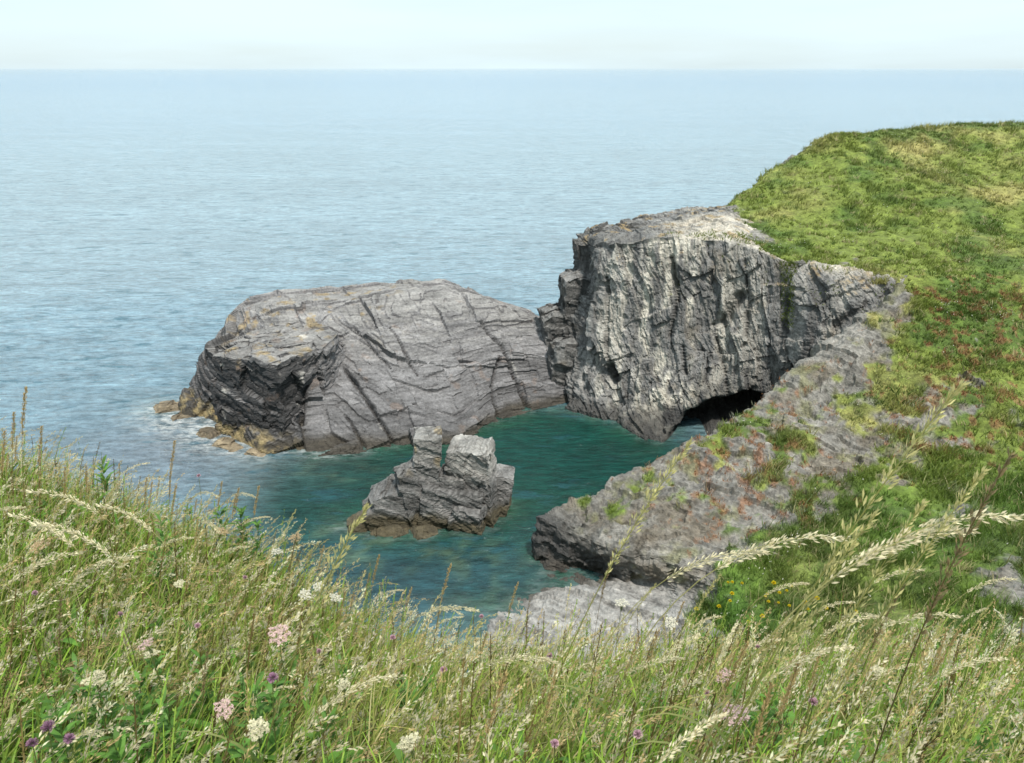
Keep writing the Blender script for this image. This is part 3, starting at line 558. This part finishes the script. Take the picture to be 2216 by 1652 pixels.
# ---------------------------------------------------------------- tall grass stalks (individuals)
def stalk_proto(name,style,seed):
    rg=np.random.default_rng(seed); root=empty(name); b0=np.zeros((1,3))
    th,bd,pw={'spike':(.05,.25,1.5),'lean':(.18,.35,1.3),'droop':(.06,1.75,2.6),'dark':(.02,.28,2)}[style]
    P=curve(b0,np.array([0.]),np.array([th]),np.array([bd]),np.array([1.0]),18,pw)
    cs={'spike':(.28,.21,.09),'lean':(.36,.36,.12),'droop':(.42,.40,.17),'dark':(.19,.145,.065)}[style]
    c=np.array([cs]); s=join([strips(P,np.array([.0034]),np.array([a]),'stem',c*.7,c) for a in (0,1.05,2.1)])
    build('stem',*s[:2],M_straw,s[2],root)
    M,ln,wd,spd,st0={'spike':(190,.014,.0044,.009,.76),'lean':(220,.013,.0034,.012,.68),'droop':(270,.0115,.0031,.0105,.76),'dark':(180,.012,.0036,.008,.7)}[style]
    hc={'spike':(.48,.35,.16),'lean':(.55,.50,.22),'droop':(.72,.64,.43),'dark':(.27,.2,.10)}[style]
    h=spikelets(P,st0,M,ln,wd,spd,np.array([hc]),rg,.008 if style=='droop' else 0)
    build('seed_head',*h[:2],M_straw,h[2],root)
    for q in range(2):
        bi=3+q*4; lp=curve(P[:,bi],np.array([1.+q*2.4]),np.array([.5]),np.array([1.3]),np.array([.2]),6)
        lf=strips(lp,np.array([.007]),np.array([q*1.]),'blade',np.array([[.14,.2,.05]]),np.array([[.35,.34,.13]])); build('leaf',*lf[:2],M_blade,lf[2],root)
    return root,P[0,-1]
protos={}
for st,sds in (('spike',(1,2)),('lean',(3,4)),('droop',(5,6,7)),('dark',(8,))):
    protos[st]=[list(stalk_proto('seed_stalk',st,s_))+[False] for s_ in sds]
GL={'spike':'upright brown spike of seeds standing above the foreground meadow','lean':'slender yellow green stalk of seeds leaning right over the meadow','droop':'pale stalk with a soft drooping seed head bent by the wind','dark':'dark brown dry stalk of seeds standing in the foreground meadow'}
def find(px,py,H,lo=1.25,hi=6.5):
    best=None
    for Y in np.arange(lo,hi,.04):
        p=at(px,py,Y)
        if Y>e_edge(p[0])+.4: break
        h=p[2]-float(ground(p[0],p[1]))
        if best is None or abs(h-H)<best[0]: best=(abs(h-H),p)
    return best[1]
def put(pr,base,s,rz,tilt,label,group):
    root,tip,used=pr
    if used: root=copy_tree(root)
    pr[2]=True; root.location=base; root.scale=(s,s,s); root.rotation_euler=(tilt,0,rz); tag(root,label,'stalk',group)
def place_tip(style,px,py,H,rz,label=None,k=None):
    pl_=protos[style]; pr=pl_[(k if k is not None else random.randrange(len(pl_)))%len(pl_)]; tip=pr[1]; p=find(px,py,H); s=H
    for _ in range(6):
        bx=p[0]-s*(tip[0]*math.cos(rz)); by=p[1]-s*tip[0]*math.sin(rz)
        s=max(.25,(p[2]-float(ground(bx,by)))/tip[2])
    put(pr,(bx,by,float(ground(bx,by))-.01),s,rz,0,label or GL[style],None if label else GL2[style])
GL2={'spike':'brown spikes in the meadow','lean':'leaning stalks in the meadow','droop':'drooping stalks in the meadow','dark':'dark dry stalks in the meadow'}
place_tip('spike',55,838,1.3,.3,'tall orange brown seed spike against the sea at the far left',0)
place_tip('spike',378,952,1.1,.1,'upright seed spike against the sea left of the islet foot',1)
place_tip('lean',1497,948,1.5,.0,'long yellow seed stalk leaning across the rock slope above the near point',0)
place_tip('lean',2082,822,1.45,.05,'tallest green seed stalk rising at right over the grey slope',1)
place_tip('dark',2190,975,1.4,.0,'tall dark brown seed stalk at the right edge',0)
place_tip('droop',1832,1158,1.0,.05,'pale arching seed head bent right below the rocky slope',0)
place_tip('droop',2108,1140,1.0,.2,'pale arching seed head at right beside the dark stalk',1)
place_tip('droop',1040,1378,.7,.1,'pale bent seed head leaning right beside the pink flower by the water',2)
place_tip('lean',795,1085,.9,-.1,'seed stalk arching right toward the foot of the small rock stack',0)
for q in [('spike',10,930,1.1,.3),('spike',345,1030,.9,.2),('spike',140,1010,.9,-.3),('spike',560,1050,.8,.1),('dark',1330,1185,1.0,.4),('dark',1960,1260,1.0,-.3),('spike',975,1220,.75,.2),('spike',820,1200,.8,-.2),('spike',30,890,1.1,.1),('spike',90,920,1.1,.2),('lean',260,1020,.9,.1),
    ('lean',2000,1080,1.2,.3),('lean',1420,1260,.9,-.2),('lean',640,1100,.85,.2),('lean',1790,1290,1.0,.1),('spike',425,1080,.8,.2),('dark',455,1370,.8,.3),('dark',130,1290,.9,-.2),('spike',1120,1260,.8,.2),('spike',1480,1300,.8,.2),('lean',1560,1240,1.0,.1),('spike',700,1180,.7,.2),('spike',890,1270,.6,.1),('spike',480,1040,.8,.1),
    ('droop',210,1090,.95,2.8),('droop',70,1130,1.0,2.9),('droop',300,1200,.9,.3),('droop',60,1060,1.0,3.0),('droop',180,1190,.9,.4),('droop',20,1110,1.0,2.8),('droop',420,1160,.8,.2),('droop',2000,1230,.95,.1),('droop',1660,1190,.9,.1),('droop',1900,1330,.85,.2),('droop',2080,1330,.85,-.1),('droop',1700,1380,.7,.1),('droop',2180,1420,.75,.1),('droop',1560,1330,.7,.3),('droop',540,1180,.8,.2),('droop',640,1480,.6,.2),('droop',1850,1300,.8,.1),('droop',2200,1250,.9,.1),('droop',1480,1420,.7,.1),('droop',1960,1180,1.0,.1),('droop',2210,1110,1.1,.1),('droop',1750,1260,.85,.1),('lean',2130,1010,1.2,.2),('lean',1900,1100,1.1,.1)]: place_tip(*q)
for q in range(90):
    px=random.uniform(-20,2236); lim=np.interp(px,[0,480,850,1100,1500,2216],[980,1080,1300,1380,1390,1330]); py=lim+abs(random.gauss(0,80))-50
    place_tip(random.choice(['droop','droop','spike','spike','lean']),px,py,random.uniform(.5,.85),random.gauss(.1,.5))

# ---------------------------------------------------------------- flowers
def stem_mesh(root,c=(.16,.2,.06),w=.005):
    P=np.zeros((1,5,3)); P[0,:,2]=np.linspace(0,1,5); P[0,:,0]=.02*np.sin(np.linspace(0,3,5)); P[0,-1,0]=0
    c=np.array([c]); s=join([strips(P,np.array([w]),np.array([a]),'stem',c*.7,c) for a in (0,1.05,2.1)]); return build('stem',*s[:2],M_blade,s[2],root)
def umbel(name,petal,rad,seed,nu=17):
    rg=np.random.default_rng(seed); root=empty(name); stem_mesh(root); pa=[]
    for q in range(nu):
        a=q*2.4; r=rad*math.sqrt((q+.3)/nu); ct_=np.array([r*math.cos(a),r*math.sin(a),.02-.25*r*r/rad+rg.random()*.008])
        P=np.stack([np.array([0,0,-.035]),ct_*.6+np.array([0,0,-.008]),ct_])[None]; g_=np.array([[.2,.24,.09]]); pa.append(strips(P,np.array([.0018]),np.array([a+1.57]),'stem',g_,g_))
        m=17; off=rg.normal(0,1,(m,3)); off/=np.linalg.norm(off,axis=1,keepdims=True); off[:,2]=np.abs(off[:,2])*.6; c0=ct_+off*rad*.18
        ph=rg.random(m)*6.28; cl_=np.array(petal)*(.55+.6*rg.random((m,1)))
        pa.append(strips(curve(c0,ph,1.0+.6*rg.random(m),np.zeros(m),np.full(m,.0055),1),np.full(m,.0048),ph+1.57,'stem',cl_,cl_))
    h=join(pa); build('flower_head',*h[:2],M_petal,h[2],root); return root
def pompom(name,petal,rad,seed,m=130,pw=.22):
    rg=np.random.default_rng(seed); root=empty(name); stem_mesh(root); d_=rg.normal(0,1,(m,3)); d_[:,2]=np.abs(d_[:,2])*1.1-.15; d_/=np.linalg.norm(d_,axis=1,keepdims=True)
    P=np.stack([d_*rad*.25,d_*rad*.7,d_*rad],1); cl_=np.array(petal)*(.6+.7*rg.random((m,1))); h=strips(P,np.full(m,rad*pw),rg.random(m)*6.28,'stem',cl_*.7,cl_)
    build('flower_head',*h[:2],M_petal,h[2],root)
    mm=40; d2=rg.normal(0,1,(mm,3)); d2[:,2]=-np.abs(d2[:,2]); d2/=np.linalg.norm(d2,axis=1,keepdims=True); P=np.stack([d2*rad*.2,d2*rad*.5,d2*rad*.55],1); g_=np.tile(np.array([.14,.17,.06]),(mm,1)); h=strips(P,np.full(mm,rad*.35),rg.random(mm)*6.28,'stem',g_,g_); build('calyx',*h[:2],M_blade,h[2],root)
    return root
FP={'white':[umbel('umbel_flower',(.70,.67,.55),.034,60),False],'cream':[umbel('umbel_flower',(.64,.60,.40),.026,61),False],'pink':[umbel('yarrow_flower',(.64,.46,.42),.034,62),False],'brown':[umbel('umbel_flower',(.50,.36,.2),.038,63),False],'thistle':[pompom('thistle_flower',(.62,.38,.45),.014,64),False],'knap':[pompom('thistle_flower',(.36,.2,.29),.016,65),False]}
FN={'white':('white umbel flower','white flowers in the meadow'),'cream':('cream umbel flower','cream flowers in the meadow'),'pink':('pale pink flat topped flower','pale pink flowers in the meadow'),'brown':('brown faded umbel flower','faded flowers in the meadow'),'thistle':('round pink thistle flower','pink thistles in the meadow'),'knap':('dusky purple thistle flower','purple flower heads in the meadow')}
def flower(kind,px,py,H,label=None):
    pr=FP[kind]; p=find(px,py,H*1.4,1.5); h=max(.08,p[2]-float(ground(p[0],p[1])))
    root=pr[0] if not pr[1] else copy_tree(pr[0]); pr[1]=True
    root.location=(p[0],p[1],p[2]-h); root.rotation_euler=(0,0,random.uniform(0,6))
    for ch in root.children:
        if ch.name.startswith('stem'): ch.scale=(1,1,h)
        else: ch.location=(0,0,h); ch.rotation_euler=(random.uniform(-.1,.5),random.uniform(-.2,.2),random.uniform(0,6)); s=random.uniform(.75,1.15); ch.scale=(s,s,s)
    nm,gp=FN[kind]; tag(root,label or nm+' among the foreground grass','flower',None if label else gp)
for q in [('white',600,1200,.55,'white umbel flower at the left meadow edge below the small stack'),('white',1345,1312,.55,'white umbel flower in front of the pale rock ledge'),('white',1450,1352,.5,'white umbel flower right of the one before the pale ledge'),('pink',602,1382,.5,'pale pink flat topped flower below the white umbels at centre left'),('pink',322,1402,.5,'pale pink flat topped flower in the lower left meadow'),('brown',478,1155,.55,'brown faded umbel flower on the left meadow edge'),('thistle',1042,1335,.55,'round pink thistle flower against the cove water'),('cream',745,1490,.45,'cream umbel flower low in the centre of the meadow'),('knap',105,1575,.5,'dark purple flower head at the bottom left corner')]: flower(*q)
for q in [('white',660,1292,.5),('white',690,1275,.5),('white',725,1300,.5),('white',650,1240,.5),('cream',330,1425,.4),('cream',1900,1460,.4),('cream',890,1620,.4),('cream',390,1270,.5),('thistle',75,1285,.6),('thistle',428,1355,.5),('thistle',850,1380,.45),('thistle',1190,1420,.45),('thistle',1640,1400,.45),('thistle',430,1030,.5),('thistle',1530,1500,.4),('thistle',690,1410,.45),('thistle',1380,1590,.4),('thistle',1200,1610,.4),('thistle',260,1330,.5),('thistle',960,1450,.45),('thistle',1760,1520,.45),('thistle',530,1250,.5),('knap',590,1468,.5),('knap',70,1610,.5),('knap',150,1600,.45),('pink',1590,1560,.4),('pink',1570,1470,.4),('pink',480,1540,.45),('cream',210,1480,.45),('cream',560,1590,.45),('brown',90,1190,.6),('brown',640,1170,.5)]: flower(*q)
yp=pompom('yellow_flower',(.82,.66,.03),.11,70,150,.5); used=False
for q in range(24):
    px,py=random.gauss(1660,80),random.gauss(1305,26); p=snap(hV.reshape(-1,1,3),px,py)
    r_=yp if not used else copy_tree(yp); used=True; r_.location=p
    for ch in r_.children:
        if ch.name.startswith('stem'): ch.scale=(3,3,.6)
        else: ch.location=(0,0,.6); s=random.uniform(.55,1.0); ch.scale=(s,s,s)
    tag(r_,'yellow flower on the bright green slope beside the pale ledge','flower','yellow flowers on the slope')
def leafy(seed):
    rg=np.random.default_rng(seed); root=empty('leafy_plant'); stem_mesh(root,(.12,.18,.05),.007); n=38; zz=np.sort(rg.random(n))*.92+.08; b0=np.stack([zz*0,zz*0,zz],-1)
    c_=np.array([.11,.23,.042])*(.6+.8*rg.random((n,1))); ph=np.arange(n)*2.4+rg.normal(0,.3,n)
    h=strips(curve(b0,ph,np.full(n,.7),.6+.6*rg.random(n),(.30-.2*zz)*(.7+.5*rg.random(n)),5),.065-.038*zz,ph+1.57,'leaf',c_,c_*1.2); build('foliage',*h[:2],M_blade,h[2],root); return root
lp=[[leafy(80+q),False] for q in range(3)]
for q in range(44):
    if q==0: px,py,H=205,985,.6
    else: px,py,H=random.choice([(random.uniform(60,650),random.uniform(1380,1600),.55),(random.uniform(0,2200),random.uniform(1420,1600),.52),(random.uniform(0,2200),random.uniform(1400,1600),.5),(random.uniform(330,560),random.uniform(1090,1200),.6)])
    pr=lp[q%3]; p=find(px,py,H,1.5); h=max(.15,p[2]-float(ground(p[0],p[1]))); r_=pr[0] if not pr[1] else copy_tree(pr[0]); pr[1]=True
    r_.location=(p[0],p[1],p[2]-h); r_.scale=(h,h,h); r_.rotation_euler=(random.uniform(-.1,.1),random.uniform(-.1,.1),random.uniform(0,6))
    if q==0: tag(r_,'leafy plant standing against the sea on the left meadow edge','plant')
    else: tag(r_,'green leafy plant low in the foreground grass','plant','leafy plants in the meadow')

# ---------------------------------------------------------------- light, sky, camera
sd=Vector((.22,-.52,.98)).normalized()
w=bpy.data.worlds.new('World'); S.world=w; w.use_nodes=True; nt=w.node_tree; bg=nt.nodes['Background']
sky=N(nt,'ShaderNodeTexSky'); sky.sky_type='NISHITA'; sky.sun_disc=False; sky.sun_elevation=math.asin(sd.z); sky.sun_rotation=math.atan2(sd.x,sd.y); sky.altitude=20
tc=N(nt,'ShaderNodeTexCoord'); mp=N(nt,'ShaderNodeMapping'); mp.inputs['Scale'].default_value=(1.2,1.2,9); nt.links.new(tc.outputs['Generated'],mp.inputs['Vector'])
cn_=N(nt,'ShaderNodeTexNoise'); cn_.inputs['Scale'].default_value=1.6; cn_.inputs['Detail'].default_value=7; nt.links.new(mp.outputs[0],cn_.inputs['Vector'])
mx=N(nt,'ShaderNodeMix',data_type='RGBA'); nt.links.new(mrange(nt,cn_.outputs['Fac'],.35,.65,.68,1.0),mx.inputs[0]); nt.links.new(sky.outputs[0],mx.inputs[6]); mx.inputs[7].default_value=(6.7,8.1,8.6,1)
nt.links.new(mx.outputs[2],bg.inputs['Color']); bg.inputs['Strength'].default_value=.13
sl=bpy.data.lights.new('sun','SUN'); sl.energy=4.5; sl.angle=math.radians(5); sl.color=(1,.95,.87); so=bpy.data.objects.new('sun',sl); COL.objects.link(so); so.rotation_euler=(-sd).to_track_quat('-Z','Y').to_euler(); so.location=(20,-20,60)
cd=bpy.data.cameras.new('camera'); co=bpy.data.objects.new('camera',cd); COL.objects.link(co); co.location=CAM; co.rotation_euler=(math.pi/2-PIT,0,0)
cd.sensor_width=36; cd.lens=18/(1108/F); cd.clip_start=.05; cd.clip_end=200000
cd.dof.use_dof=True; cd.dof.focus_distance=30; cd.dof.aperture_fstop=18
S.camera=co
S.view_settings.view_transform='Standard'; S.view_settings.look='None'; S.view_settings.exposure=0
